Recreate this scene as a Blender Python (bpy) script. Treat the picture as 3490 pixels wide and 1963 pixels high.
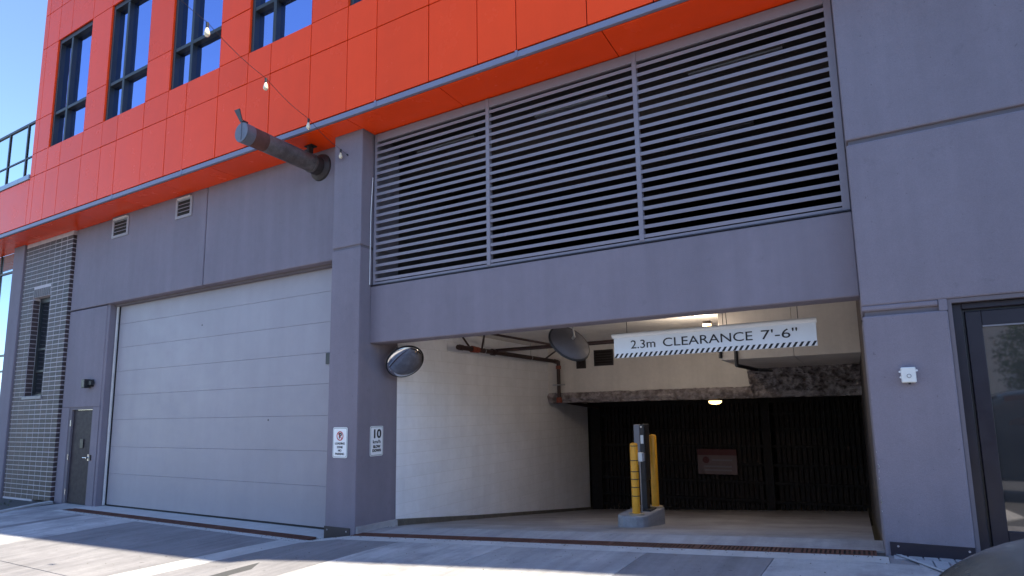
import bpy, bmesh, math, random
from mathutils import Vector, Matrix, noise
random.seed(7)
for o in list(bpy.data.objects): bpy.data.objects.remove(o)
S = bpy.context.scene
COL = S.collection
R = math.radians

# ------------------------------------------------------------------ camera
cam = bpy.data.cameras.new('camera'); camo = bpy.data.objects.new('camera', cam); COL.objects.link(camo)
def basis(yaw, pitch, roll):
    c, s = math.cos, math.sin
    f = Vector((-s(yaw)*c(pitch), c(yaw)*c(pitch), s(pitch))); r = Vector((c(yaw), s(yaw), 0)); u = r.cross(f)
    return c(roll)*r + s(roll)*u, -s(roll)*r + c(roll)*u, f
cr, cu, cf = basis(0.4998, 0.1366, -0.0195)
m = Matrix((cr, cu, -cf)).transposed().to_4x4(); m.translation = (0, -6.909, 1.5)
camo.matrix_world = m
cam.sensor_fit = 'HORIZONTAL'; cam.sensor_width = 36; cam.lens = 20.698
cam.shift_x = -0.01612; cam.shift_y = 0.04171
cam.clip_start = 0.03; cam.clip_end = 2000
S.camera = camo

# ------------------------------------------------------------------ world, sun, exposure
SUN_EL, SUN_AZ = R(60), R(6.0)                       # azimuth from +x towards +y (behind the building)
wd = bpy.data.worlds.new('World'); S.world = wd; wd.use_nodes = True
nt = wd.node_tree; bg = nt.nodes['Background']
sk = nt.nodes.new('ShaderNodeTexSky'); sk.sky_type = 'NISHITA'; sk.sun_disc = False
sk.sun_elevation = SUN_EL; sk.sun_rotation = R(90) - SUN_AZ
sk.air_density = 1.0; sk.altitude = 1800; sk.dust_density = 0.05; sk.ozone_density = 3.0
nt.links.new(sk.outputs[0], bg.inputs[0]); bg.inputs[1].default_value = 0.12
sl = bpy.data.lights.new('sun', 'SUN'); sl.energy = 3.8; sl.angle = R(0.53); sl.color = (1.0, 0.92, 0.72)
slo = bpy.data.objects.new('sun', sl); COL.objects.link(slo)
tosun = Vector((math.cos(SUN_EL)*math.cos(SUN_AZ), math.cos(SUN_EL)*math.sin(SUN_AZ), math.sin(SUN_EL)))
slo.rotation_euler = (-tosun).to_track_quat('-Z', 'Y').to_euler(); slo.location = (10, 5, 30)
vs = S.view_settings; vs.view_transform = 'Standard'; vs.look = 'None'; vs.gamma = 1; vs.use_curve_mapping = False
vs.exposure = 1.72

# ------------------------------------------------------------------ materials
MAT = {}
def mat(name, col, rough=.6, metal=0., var=.10, vs_=2.5, bump=0., bs=60., rnd=0., streak=0., spec=.5, coat=0., col2=None, mixs=1.2, emit=None, speck=0., bdist=.01, spots=0., drive=0., scuff=0.):
    if name in MAT: return MAT[name]
    mt = bpy.data.materials.new(name); mt.use_nodes = True; n = mt.node_tree.nodes; l = mt.node_tree.links
    b = n['Principled BSDF']
    b.inputs['Roughness'].default_value = rough; b.inputs['Metallic'].default_value = metal
    b.inputs['Specular IOR Level'].default_value = spec; b.inputs['Coat Weight'].default_value = coat
    b.inputs['Coat Roughness'].default_value = .12
    geo = n.new('ShaderNodeNewGeometry')
    def noise_(scale, detail=5, stretch=None, rough_=.6):
        t = n.new('ShaderNodeTexNoise'); t.inputs['Scale'].default_value = scale; t.inputs['Detail'].default_value = detail; t.inputs['Roughness'].default_value = rough_
        if stretch:
            mp = n.new('ShaderNodeMapping'); mp.inputs['Scale'].default_value = stretch; l.new(geo.outputs['Position'], mp.inputs[0]); l.new(mp.outputs[0], t.inputs[0])
        else: l.new(geo.outputs['Position'], t.inputs[0])
        return t.outputs['Fac']
    def rng(fac, lo, hi, a=.3, z=.7):
        r = n.new('ShaderNodeMapRange'); r.inputs[1].default_value = a; r.inputs[2].default_value = z; r.inputs[3].default_value = lo; r.inputs[4].default_value = hi
        l.new(fac, r.inputs[0]); return r.outputs[0]
    def mul(a, b_):
        q = n.new('ShaderNodeMath'); q.operation = 'MULTIPLY'; l.new(a, q.inputs[0]); l.new(b_, q.inputs[1]); return q.outputs[0]
    f = rng(noise_(vs_), 1-var, 1+var)
    f = mul(f, rng(noise_(vs_*9, 4), 1-var*.5, 1+var*.5))
    if streak: f = mul(f, rng(noise_(3.2, 5, (1, 1, .07)), 1-streak, 1+streak*.6))
    if spots: f = mul(f, rng(noise_(5.5, 6, None, .75), 1, 1-spots, .60, .70)); f = mul(f, rng(noise_(1.1, 7, (1,1,.35), .7), 1, 1-spots*.6, .52, .66))
    if scuff: f = mul(f, rng(noise_(3.7, 9, (1,1,.6), .8), 1, 1+scuff, .70, .76)); f = mul(f, rng(noise_(31, 2, None, .5), 1, .7, .74, .77))
    if drive: f = mul(f, rng(noise_(7, 5, (1,.07,1)), 1-drive, 1+drive)); f = mul(f, rng(noise_(9, 3, None, .5), 1, .55, .72, .76)); f = mul(f, rng(noise_(22, 2, None, .5), 1, .6, .73, .77))
    if speck: f = mul(f, rng(noise_(140, 2), 1-speck, 1+speck, .25, .75))
    if rnd:
        oi = n.new('ShaderNodeObjectInfo'); f = mul(f, rng(oi.outputs['Random'], 1-rnd, 1+rnd, 0, 1))
    mx = n.new('ShaderNodeMix'); mx.data_type = 'RGBA'; mx.blend_type = 'MULTIPLY'; mx.inputs[0].default_value = 1
    base = mx.inputs[6]
    if col2:
        m2 = n.new('ShaderNodeMix'); m2.data_type = 'RGBA'; m2.inputs[6].default_value = (*col, 1); m2.inputs[7].default_value = (*col2, 1)
        l.new(rng(noise_(mixs, 6), 0, 1, .42, .6), m2.inputs[0]); l.new(m2.outputs[2], base)
    else: base.default_value = (*col, 1)
    cb = n.new('ShaderNodeCombineColor')
    for i in range(3): l.new(f, cb.inputs[i])
    l.new(cb.outputs[0], mx.inputs[7]); l.new(mx.outputs[2], b.inputs['Base Color'])
    l.new(rng(noise_(vs_*4, 4), max(.02, rough-.06), min(1, rough+.08)), b.inputs['Roughness'])
    if bump:
        bp = n.new('ShaderNodeBump'); bp.inputs['Strength'].default_value = bump; bp.inputs['Distance'].default_value = bdist
        l.new(noise_(bs, 4), bp.inputs['Height']); l.new(bp.outputs[0], b.inputs['Normal'])
    if emit:
        b.inputs['Emission Color'].default_value = (*emit[:3], 1); b.inputs['Emission Strength'].default_value = emit[3]
    MAT[name] = mt; return mt
GREY = mat('grey_stucco', (.215, .190, .228), .8, var=.06, vs_=.7, bump=.35, bs=110, streak=.08, speck=.09, spec=.25, spots=.10, scuff=.5)
GROOVE = mat('groove_grey', (.15, .13, .15), .8, var=.06)
RED = mat('red_panel', (.93, .068, .009), .22, var=.035, vs_=.45, rnd=.05, spec=.20, streak=.03)
REDJ = mat('panel_joint_red', (.07, .006, .004), .8, var=.05)
STRIP = mat('drip_metal', (.20, .205, .29), .45, metal=.1, var=.05)
BLACK = mat('black_metal', (.018, .018, .022), .42, var=.1)
FRAME = mat('window_frame', (.022, .025, .028), .4, var=.08)
FRAME2 = mat('entrance_frame', (.020, .016, .025), .38, var=.08)
SLAT = mat('louvre_paint', (.225, .203, .24), .5, var=.05, vs_=1.5, rnd=.04)
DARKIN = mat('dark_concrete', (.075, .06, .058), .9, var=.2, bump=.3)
DOOR = mat('door_steel', (.315, .29, .325), .5, var=.05, vs_=.7, bump=.15, bs=180, streak=.04, speck=.03, rnd=.015)
SEAL = mat('rubber_seal', (.015, .015, .018), .8)
TRACK = mat('track_white', (.62, .6, .6), .5, var=.12, streak=.1)
MAND = mat('brown_steel_door', (.028, .020, .028), .55, spec=.25, var=.06, streak=.06)
CHROME = mat('chrome', (.75, .75, .76), .2, metal=1., var=.05)
BRICK = mat('brick_brown', (.034, .025, .031), .55, var=.18, vs_=9, bump=.4, bs=90, rnd=.32, col2=(.048, .028, .031), mixs=3.)
MORTAR = mat('mortar', (.50, .46, .49), .9, var=.12, vs_=6, bump=.5, bs=120)
CONC = mat('concrete_light', (.44, .43, .44), .8, var=.12, vs_=1.3, bump=.35, bs=70, speck=.14, col2=(.31, .30, .315), mixs=1.6, drive=.16, spots=.14)
CONCD = mat('concrete_dark', (.21, .20, .215), .8, var=.14, vs_=1.1, bump=.4, bs=80, speck=.16, col2=(.23, .22, .235), mixs=1.4, drive=.16, spots=.14)
CONCM = mat('concrete_mid', (.31, .30, .315), .8, var=.12, vs_=1.2, bump=.35, bs=75, speck=.15, col2=(.36, .35, .36), mixs=1.3, drive=.16, spots=.14)
CONCW = mat('concrete_pale', (.46, .45, .455), .78, var=.1, vs_=2, bump=.3, bs=70, speck=.1, drive=.06, spots=.15)
GROUND = mat('ground_asphalt', (.07, .068, .072), .85, var=.14, vs_=.9, bump=.3, bs=60, speck=.12)
RUST = mat('rusty_iron', (.115, .045, .032), .75, metal=.2, var=.3, vs_=12, bump=.4, bs=120)
OPENSHADE = mat('opening_shade', (.02, .014, .012), .9)  # near-black colour stands in for shade under the grates and behind vent slats
BLOCK = mat('white_block_paint', (.86, .86, .90), .6, var=.05, vs_=1.2, bump=.4, bs=70, rnd=.02, streak=.05)
BLOCKJ = mat('white_block_joint', (.64, .62, .61), .7, var=.05)
BEIGE = mat('interior_paint', (.72, .67, .62), .7, var=.07, vs_=1.3, bump=.2, bs=60, streak=.08)
CEIL = mat('garage_ceiling', (.74, .69, .64), .75, var=.09, vs_=1.4, bump=.2, bs=50)
FOAM = mat('sprayed_foam', (.42, .37, .37), .95, var=.35, vs_=9, bump=.9, bs=40, col2=(.20, .165, .16), mixs=6, bdist=.03)
PIPE = mat('sprinkler_pipe', (.040, .018, .016), .45, var=.2, vs_=8)
COUP = mat('orange_coupling', (.26, .05, .025), .45, var=.2)
RAMP = mat('ramp_concrete', (.33, .315, .32), .7, var=.16, vs_=1.4, bump=.3, bs=60, speck=.1, col2=(.25, .235, .235), mixs=1.1)
STAIN = mat('stained_kerb', (.12, .105, .085), .85, var=.3, vs_=5, bump=.5)
WHITE = mat('sign_white', (.80, .80, .82), .35, var=.03)
SIGNBAR = mat('sign_bar_white', (.74, .78, .84), .4, var=.03)
INK = mat('sign_black', (.012, .012, .015), .5)
SIGNRED = mat('sign_red', (.50, .03, .03), .45)
SIGNGRN = mat('sign_border_grey', (.22, .27, .26), .45)
YEL = mat('bollard_yellow', (.85, .37, .02), .45, var=.1, vs_=6)
PLAST = mat('box_plastic', (.72, .72, .70), .45, var=.04)
GREYM = mat('cabinet_grey', (.20, .19, .21), .5, var=.06)
PIPEG = mat('galvanised_pipe', (.15, .13, .13), .55, metal=.4, var=.35, vs_=7, bump=.2, bs=60, col2=(.10, .075, .07), mixs=3, streak=.2)
PIPEB = mat('black_iron', (.045, .035, .036), .6, metal=.3, var=.3, vs_=6)
PIPEC = mat('cap_grey', (.17, .17, .20), .5, metal=.4, var=.15)
MIRB = mat('mirror_back', (.13, .125, .145), .5, var=.08)
MIRR = mat('mirror_face', (.62, .62, .65), .03, metal=1., var=.02)
CONDUIT = mat('galvanised_rod', (.45, .45, .47), .35, metal=.8)
LAMPG = mat('lamp_glow', (.9, .8, .6), .5, emit=(1, .62, .25, 2))
BULB = mat('clear_bulb', (.75, .66, .48), .08, var=.05, spec=.8, coat=.8)
PAVER = mat('paver_grey', (.36, .35, .37), .85, var=.12, vs_=5, bump=.4, bs=90, rnd=.12, speck=.1)
SOIL = mat('soil', (.05, .04, .032), .95, var=.4, vs_=12, bump=.8)
LEAF = mat('leaf_green', (.06, .10, .03), .6, var=.3, vs_=10, rnd=.2)
BARK = mat('bark', (.09, .065, .05), .9, var=.3, vs_=10, bump=.6)
CARP = mat('car_paint_dark', (.013, .020, .034), .2, var=.01, spec=.35)
CARW = mat('car_paint_white', (.62, .64, .68), .3, metal=.1, var=.03, coat=.8)
CARG = mat('car_glass', (.012, .016, .022), .04, spec=.9)
TYRE = mat('tyre', (.02, .02, .02), .8)
RIM = mat('rim_alloy', (.45, .45, .47), .3, metal=.9)
LENS = mat('headlight_lens', (.55, .57, .6), .08, coat=1)
OPP = mat('opposite_render', (.50, .49, .48), .8, var=.07, streak=.06)
# coated window glass: real reflective architectural glass
def glassmat(name, col, metal, rough):
    mt = bpy.data.materials.new(name); mt.use_nodes = True; n = mt.node_tree.nodes; l = mt.node_tree.links; b = n['Principled BSDF']
    b.inputs['Metallic'].default_value = metal; b.inputs['Roughness'].default_value = rough; b.inputs['Base Color'].default_value = (*col, 1)
    b.inputs['IOR'].default_value = 1.6
    t = n.new('ShaderNodeTexNoise'); t.inputs['Scale'].default_value = .9; g_ = n.new('ShaderNodeNewGeometry'); l.new(g_.outputs['Position'], t.inputs[0])
    bp = n.new('ShaderNodeBump'); bp.inputs['Strength'].default_value = .04; bp.inputs['Distance'].default_value = .05; l.new(t.outputs[0], bp.inputs['Height']); l.new(bp.outputs[0], b.inputs['Normal'])
    MAT[name] = mt; return mt
def coated(name, refl, trans, fac):
    mt = bpy.data.materials.new(name); mt.use_nodes = True; n = mt.node_tree.nodes; l = mt.node_tree.links
    out = n['Material Output']; n.remove(n['Principled BSDF'])
    tr = n.new('ShaderNodeBsdfTransparent'); tr.inputs[0].default_value = (*trans, 1); gl = n.new('ShaderNodeBsdfGlossy'); gl.inputs['Roughness'].default_value = .03; gl.inputs[0].default_value = (*refl, 1)
    t = n.new('ShaderNodeTexNoise'); t.inputs['Scale'].default_value = 1.1; g_ = n.new('ShaderNodeNewGeometry'); l.new(g_.outputs['Position'], t.inputs[0])
    bp = n.new('ShaderNodeBump'); bp.inputs['Strength'].default_value = .12; bp.inputs['Distance'].default_value = .06; l.new(t.outputs[0], bp.inputs['Height']); l.new(bp.outputs[0], gl.inputs['Normal'])
    mx = n.new('ShaderNodeMixShader'); mx.inputs[0].default_value = fac; l.new(tr.outputs[0], mx.inputs[1]); l.new(gl.outputs[0], mx.inputs[2]); l.new(mx.outputs[0], out.inputs[0])
    MAT[name] = mt; return mt
GLASS = coated('window_glass', (.40, .54, 1.0), (.60, .66, .82), .82)
CURT = mat('curtain_cloth', (.62, .64, .70), .8, var=.08)
GLASSL = glassmat('curtain_glass', (.50, .62, .72), .75, .05)
GLASSD = glassmat('door_glass', (.18, .175, .18), .8, .03)
def clearglass(name, tint, alpha):
    mt = bpy.data.materials.new(name); mt.use_nodes = True; n = mt.node_tree.nodes; l = mt.node_tree.links
    out = n['Material Output']; n.remove(n['Principled BSDF'])
    tr = n.new('ShaderNodeBsdfTransparent'); tr.inputs[0].default_value = (*tint, 1); gl = n.new('ShaderNodeBsdfGlossy'); gl.inputs['Roughness'].default_value = .02
    mx = n.new('ShaderNodeMixShader'); mx.inputs[0].default_value = alpha
    l.new(tr.outputs[0], mx.inputs[1]); l.new(gl.outputs[0], mx.inputs[2]); l.new(mx.outputs[0], out.inputs[0])
    MAT[name] = mt; return mt
RAILG = clearglass('rail_glass', (.95, 1.0, 1.0), .06)

# ------------------------------------------------------------------ mesh helpers
class MB:
    def __init__(s): s.v = []; s.f = []
    def add(s, v, f):
        k = len(s.v); s.v += [Vector(p) for p in v]; s.f += [[i+k for i in q] for q in f]; return s
    def box(s, x0, x1, y0, y1, z0, z1):
        return s.add([(x0,y0,z0),(x1,y0,z0),(x1,y1,z0),(x0,y1,z0),(x0,y0,z1),(x1,y0,z1),(x1,y1,z1),(x0,y1,z1)],
                     [(3,2,1,0),(4,5,6,7),(0,1,5,4),(1,2,6,5),(2,3,7,6),(3,0,4,7)])
    def cyl(s, p, q, r, n=16, r2=None, cap=True):
        p, q = Vector(p), Vector(q); d = (q-p).normalized(); a = d.orthogonal().normalized(); b = d.cross(a); r2 = r if r2 is None else r2
        v = [p + r*(math.cos(2*math.pi*i/n)*a + math.sin(2*math.pi*i/n)*b) for i in range(n)] + [q + r2*(math.cos(2*math.pi*i/n)*a + math.sin(2*math.pi*i/n)*b) for i in range(n)]
        f = [(i, (i+1)%n, n+(i+1)%n, n+i) for i in range(n)]
        if cap: f += [tuple(range(n-1, -1, -1)), tuple(range(n, 2*n))]
        return s.add(v, f)
    def lathe(s, prof, o, d, n=32):          # prof: (radius, height along d)
        o, d = Vector(o), Vector(d).normalized(); a = d.orthogonal().normalized(); b = d.cross(a); v = []; f = []
        for r, h in prof:
            for i in range(n): t = 2*math.pi*i/n; v.append(o + d*h + r*(math.cos(t)*a + math.sin(t)*b))
        for k in range(len(prof)-1):
            for i in range(n): f.append((k*n+i, k*n+(i+1)%n, (k+1)*n+(i+1)%n, (k+1)*n+i))
        f.append(tuple(range(n-1, -1, -1))); f.append(tuple(range((len(prof)-1)*n, len(prof)*n)))
        return s.add(v, f)
    def prism(s, poly, fn, a, b):            # extrude 2-D polygon; fn(u, v, t) -> point
        n = len(poly); v = [fn(u, w, a) for u, w in poly] + [fn(u, w, b) for u, w in poly]
        return s.add(v, [(i, (i+1)%n, n+(i+1)%n, n+i) for i in range(n)] + [tuple(range(n-1, -1, -1)), tuple(range(n, 2*n))])
    def grid(s, nu, nv, fn):
        v = [fn(i/nu, j/nv) for j in range(nv+1) for i in range(nu+1)]; w = nu+1
        return s.add(v, [(j*w+i, j*w+i+1, (j+1)*w+i+1, (j+1)*w+i) for j in range(nv) for i in range(nu)])
WL = {}
def finish(name, me, m, parent, origin):
    me.materials.append(m); o = bpy.data.objects.new(name, me); COL.objects.link(o)
    origin = Vector(origin); WL[o.name] = origin
    if parent is not None: o.parent = parent; o.location = origin - WL[parent.name]
    else: o.location = origin
    return o
def fixnormals(me):
    b = bmesh.new(); b.from_mesh(me); bmesh.ops.recalc_face_normals(b, faces=b.faces); b.to_mesh(me); b.free()
def obj(name, mb, m, parent=None, origin=None, smooth=False, bevel=0., seg=1, angle=40):
    vs_ = mb.v
    if origin is None:
        lo = [min(p[i] for p in vs_) for i in range(3)]; hi = [max(p[i] for p in vs_) for i in range(3)]
        origin = ((lo[0]+hi[0])/2, (lo[1]+hi[1])/2, lo[2])
    og = Vector(origin); me = bpy.data.meshes.new(name); me.from_pydata([tuple(p-og) for p in vs_], [], mb.f); fixnormals(me)
    o = finish(name, me, m, parent, origin)
    if smooth:
        me.polygons.foreach_set('use_smooth', [True]*len(me.polygons)); me.set_sharp_from_angle(angle=R(angle))
    if bevel:
        md = o.modifiers.new('bevel', 'BEVEL'); md.width = bevel; md.segments = seg; md.limit_method = 'ANGLE'; md.angle_limit = R(35)
    return o
def box(name, x0, x1, y0, y1, z0, z1, m, parent=None, bevel=0., seg=1): return obj(name, MB().box(x0, x1, y0, y1, z0, z1), m, parent, bevel=bevel, seg=seg)
def clone(o, origin, parent=None):
    c = o.copy(); COL.objects.link(c); WL[c.name] = Vector(origin)
    if parent is not None: c.parent = parent; c.location = WL[c.name] - WL[parent.name]
    else: c.location = WL[c.name]
    return c
def empty(name, loc):
    o = bpy.data.objects.new(name, None); COL.objects.link(o); o.location = loc; o.empty_display_size = .3; WL[o.name] = Vector(loc); return o
def tag(o, label, cat, group=None):
    o['label'] = label; o['category'] = cat
    if group: o['group'] = group
    return o
def struct(o): o['kind'] = 'structure'; return o
def stuff(o): o['kind'] = 'stuff'; return o
def text(name, s, size, m, parent, loc, ax, ay, width=None, align='CENTER', ext=.0015, bold=0.):
    cu_ = bpy.data.curves.new(name, 'FONT'); cu_.body = s; cu_.size = size; cu_.align_x = align; cu_.align_y = 'CENTER'; cu_.extrude = ext; cu_.offset = bold; cu_.resolution_u = 4
    t = bpy.data.objects.new(name, cu_); COL.objects.link(t)
    dg = bpy.context.evaluated_depsgraph_get(); me = bpy.data.meshes.new_from_object(t.evaluated_get(dg)); bpy.data.objects.remove(t)
    me.name = name; ax, ay = Vector(ax).normalized(), Vector(ay).normalized()
    w = max(v.co.x for v in me.vertices) - min(v.co.x for v in me.vertices); kx = (width/w) if width else 1.
    for v in me.vertices: p = v.co.copy(); v.co = ax*p.x*kx + ay*p.y + ax.cross(ay)*p.z
    me.materials.clear()
    return finish(name, me, m, parent, loc)

# ------------------------------------------------------------------ ground
GX = [(-400,-.40),(-30,-.40),(-16,-.36),(-7.35,-.36),(-6.6,-.25),(.05,.10),(.6,.11),(20,.15),(400,.15)]
def g(x, y):
    z = GX[-1][1]
    for (a, za), (b, zb) in zip(GX, GX[1:]):
        if a <= x <= b: z = za + (zb-za)*(x-a)/(b-a); break
    if y < -1: z -= .02*min(8, -1-y)
    if y > .5: z -= .117*(y-.5)
    return z
XB = [-400,-60,-30,-24,-20,-18,-16,-14,-12,-10,-8.5,-7.35,-7.1,-6.85,-6.6,-5.5,-4.4,-3.3,-2.2,-1.1,.05,.3,.6,2,4,8,14,20,60,400]
YB = [-400,-100,-40,-20,-9,-6,-4,-3,-2,-1,0,.3]
mb = MB(); w = len(XB)
mb.add([(x, y, g(x, y)-.012) for y in YB for x in XB], [(j*w+i, j*w+i+1, (j+1)*w+i+1, (j+1)*w+i) for j in range(len(YB)-1) for i in range(w-1)])
# ground under and behind the building, so the sheet runs on to the horizon
mb.add([(-400,.3,-.41),(-6.64,.3,-.41),(-6.64,400,-.41),(-400,400,-.41),(.3,.3,-1.9),(400,.3,-1.9),(400,400,-1.9),(.3,400,-1.9)], [(0,1,2,3),(4,5,6,7)])
ground = struct(obj('ground', mb, GROUND, None, (0,0,0)))
def drape(x0, x1, y0, y1, lift, thick=.05, x0b=None, x1b=None, dy=.5):
    xs = sorted(set([x0, x1] + [x for x in XB if x0 < x < x1])); ny = max(1, int((y1-y0)/dy)); q = MB(); n = len(xs)
    tops = []
    for j in range(ny+1):
        y = y0 + (y1-y0)*j/ny; t = (y1-y)/(y1-y0)
        for i, x in enumerate(xs):
            u = (x-x0)/(x1-x0); xx = x
            if x0b is not None: xx = x + ((x0b-x0)*(1-u) + (x1b-x1)*u)*t
            tops.append((xx, y, g(xx, y)+lift))
    q.add(tops, [(j*n+i, j*n+i+1, (j+1)*n+i+1, (j+1)*n+i) for j in range(ny) for i in range(n-1)])
    edge = [i for i in range(n)] + [j*n+n-1 for j in range(1, ny+1)] + [ny*n+i for i in range(n-2, -1, -1)] + [j*n for j in range(ny-1, 0, -1)]
    k = len(edge); v = [tops[e] for e in edge] + [(tops[e][0], tops[e][1], tops[e][2]-thick) for e in edge]
    q.add(v, [(i, (i+1)%k, k+(i+1)%k, k+i) for i in range(k)])
    return q
# concrete slabs of the apron (boundaries at the drain edge, and where they have fanned to at y = -3)
SL = [(-15.9,-15.9,-13.74,-13.72,CONC),(-13.74,-13.72,-13.52,-13.44,CONCD),(-13.52,-13.44,-11.73,-11.80,CONC),(-11.73,-11.80,-7.83,-8.22,CONCD),
      (-7.83,-8.22,-7.37,-7.76,CONCW),(-7.37,-7.76,-5.48,-5.80,CONCD),(-5.48,-5.80,-3.82,-4.00,CONC),(-3.82,-4.00,-2.06,-2.15,CONCM),
      (-2.06,-2.15,-.80,-.92,CONCD),(-.80,-.92,.42,1.75,CONC)]
for a, ab, b, bb, m_ in SL:
    obj('slab', drape(a+.004, b-.004, -3.0, -.60, .003, x0b=ab+.004, x1b=bb-.004), m_, ground)
    obj('slab', drape(ab+.004, bb-.004, -5.9, -3.012, .003, x0b=ab-.25, x1b=bb-.25), m_, ground)
obj('slab', drape(-14.9, -7.30, -.592, -.445, .004), CONCW, ground)        # pale border strips beside the drains
obj('slab', drape(-14.9, -7.30, -.245, .30, .004), CONCW, ground)
obj('slab', drape(-7.25, .16, -.592, -.345, .004), CONCW, ground)
obj('slab', drape(-6.62, .14, -.115, .40, .004), CONCM, ground)
obj('slab', drape(-15.9, -14.92, -.592, .08, .004), CONC, ground)
# pavers along the right column
obj('slab', drape(.164, 2.6, -2.2, -.10, -.003), CONCD, ground)
for i in range(9):
    for j in range(4):
        x0 = .20+.118*i + .06*(j % 2); y1 = -.115 - .27*j
        if x0 > 1.35 or y1 - .26 < -.12 - .27*4: continue
        if x0 - .19 < max(0, (-y1-.1))*.55: continue
        obj('paver', drape(x0+.006, x0+.110, y1-.258, y1-.006, .006+random.uniform(-.002, .003), .05), PAVER, ground)
kb = MB()
for i in range(10):
    y0 = -.12-.13*i; x0 = .165+.0715*i
    kb.add([(x0-.02,y0,g(x0,y0)+.014),(x0+.03,y0,g(x0,y0)+.014),(x0+.1015,y0-.13,g(x0+.07,y0-.13)+.014),(x0+.0515,y0-.13,g(x0+.07,y0-.13)+.014)], [(0,1,2,3)])
obj('paver_edging', kb, CONCW, ground)
# kerb and planting bed at the left
kk = MB(); pts = [(-16.28,.02),(-16.14,-.30),(-15.86,-.75),(-15.55,-1.25),(-15.1,-2.2),(-14.8,-3.4),(-14.7,-5)]
for (xa, ya), (xb, yb) in zip(pts, pts[1:]):
    za, zb = g(xa, ya), g(xb, yb)
    kk.add([(xa-.16,ya,za-.05),(xa,ya,za-.05),(xb,yb,zb-.05),(xb-.16,yb,zb-.05),(xa-.16,ya,za+.045),(xa,ya,za+.04),(xb,yb,zb+.04),(xb-.16,yb,zb+.045)], [(4,5,6,7),(0,1,5,4),(1,2,6,5),(2,3,7,6),(3,0,4,7)])
tag(obj('kerb', kk, CONCW, None, bevel=.012), 'pale concrete kerb curving round the planting bed below the brick pier', 'kerb')
bedm = MB().grid(30, 30, lambda u, v: (-22+ (5.9 if v > .8 else 6.2)*u, -6+5.95*v, -.47+.05*noise.noise(Vector((u*20, v*20, 0)))))
struct(obj('planting_bed', bedm, SOIL))
# ramp inside the entrance
xs = [-6.64+.353*i for i in range(20)]; ys = [.30+.5*i for i in range(30)]; mb = MB()
mb.add([(x, y, g(x, y)-.004) for y in ys for x in xs], [(j*20+i, j*20+i+1, (j+1)*20+i+1, (j+1)*20+i) for j in range(29) for i in range(19)])
struct(obj('ramp', mb, RAMP, None, (0,0,0)))

# ------------------------------------------------------------------ the building
B = empty('parking_building', (-6, 0, -.36))
tag(B, 'parking building with red clad upper floors over a grey stucco base with garage entrances', 'building')
ZS = 6.115           # soffit level
YR = -.63            # red face
# --- grey walls: separate panels with recessed joints
box('wall_backing', -16.35, -7.26, .16, .36, 4.05, 6.16, GROOVE, B)
for x0, x1 in ((-14.665, -11.105), (-11.075, -7.26)):
    box('wall_panel', x0, x1, 0, .16, 4.095, ZS+.03, GREY, B, bevel=.012)
for x0, x1, z0, z1 in ((-16.37, -14.695, 4.115, ZS+.03), (-16.37, -14.695, 1.80, 4.085)):
    box('wall_panel', x0, x1, .06, .20, z0, z1, GREY, B, bevel=.012)
box('wall_panel', -14.96, -14.695, .06, .20, -.45, 1.80, GREY, B)
box('jamb', -14.70, -14.60, .075, .40, -.45, 4.10, GREY, B, bevel=.008)
box('door_head', -14.60, -7.26, .165, .40, 4.065, 4.30, GREY, B)
# --- pier between the two entrances (groove at 4.16)
PIERX0, PIERX1 = -7.265, -6.642
box('pier', PIERX0, PIERX1, -.24, .66, -.45, 4.145, GREY, B, bevel=.014, seg=2)
box('pier', PIERX0, PIERX1, -.24, .66, 4.185, ZS+.03, GREY, B, bevel=.014, seg=2)
box('pier_joint', PIERX0+.02, PIERX1-.02, -.22, .64, 4.14, 4.19, GROOVE, B)
box('base_plate', PIERX0-.004, -6.735, -.249, -.235, -.42, -.17, FRAME2, B)
for x in (-7.2, -6.80): obj('bolt', MB().cyl((x, -.25, -.22), (x, -.256, -.22), .012, 10), CHROME, B)
# --- right column (two joints) and the wall it belongs to
cb_ = MB()
box('column', .142, 16, -.24, .50, 4.215, ZS+.6, GREY, B, bevel=.016, seg=2)
box('column', .142, 16, -.24, .50, 2.475, 4.165, GREY, B, bevel=.016, seg=2)
box('column_joint', .165, 16, -.205, .48, 4.16, 4.22, GROOVE, B)
lo = MB().box(.142, .84, -.24, .50, -.3, 2.370); obj('column', lo, GREY, B, bevel=.016, seg=2)
box('column', .775, .84, -.239, .50, 2.369, 2.476, GREY, B)
box('column_joint', .165, .776, -.205, .48, 2.365, 2.48, GROOVE, B)
box('column', .142, .776, -.238, .50, 2.42, 2.4745, GREY, B, bevel=.012)
box('column', 2.75, 16, -.238, .50, -.3, 2.474, GREY, B)
box('base_plate', .185, .835, -.252, -.236, .10, .225, FRAME2, B)
for x in (.25, .79): obj('bolt', MB().cyl((x, -.251, .19), (x, -.258, .19), .010, 10), CHROME, B)
# chipped paint on the column corner
ch = MB()
for z, r_ in ((.92,.022),(.87,.016),(.80,.010),(.62,.012),(.58,.014),(.50,.008),(1.05,.007),(.71,.006)):
    n_ = 7; ch.add([(.1415+abs(random.uniform(0,.004))+r_*.8*abs(math.cos(2*math.pi*i/n_)), -.2435, z+r_*random.uniform(.7,1.5)*math.sin(2*math.pi*i/n_)) for i in range(n_)], [tuple(range(n_))])
obj('chipped_paint', ch, PLAST, B)
# --- lintel beam over the parking entrance
obj('lintel_beam', MB().box(-6.645, .145, 0, .30, 2.62, 3.535), GREY, B, bevel=.012)
box('sill_flashing', -6.66, .145, -.012, .06, 3.540, 3.552, FRAME2, B)
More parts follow.
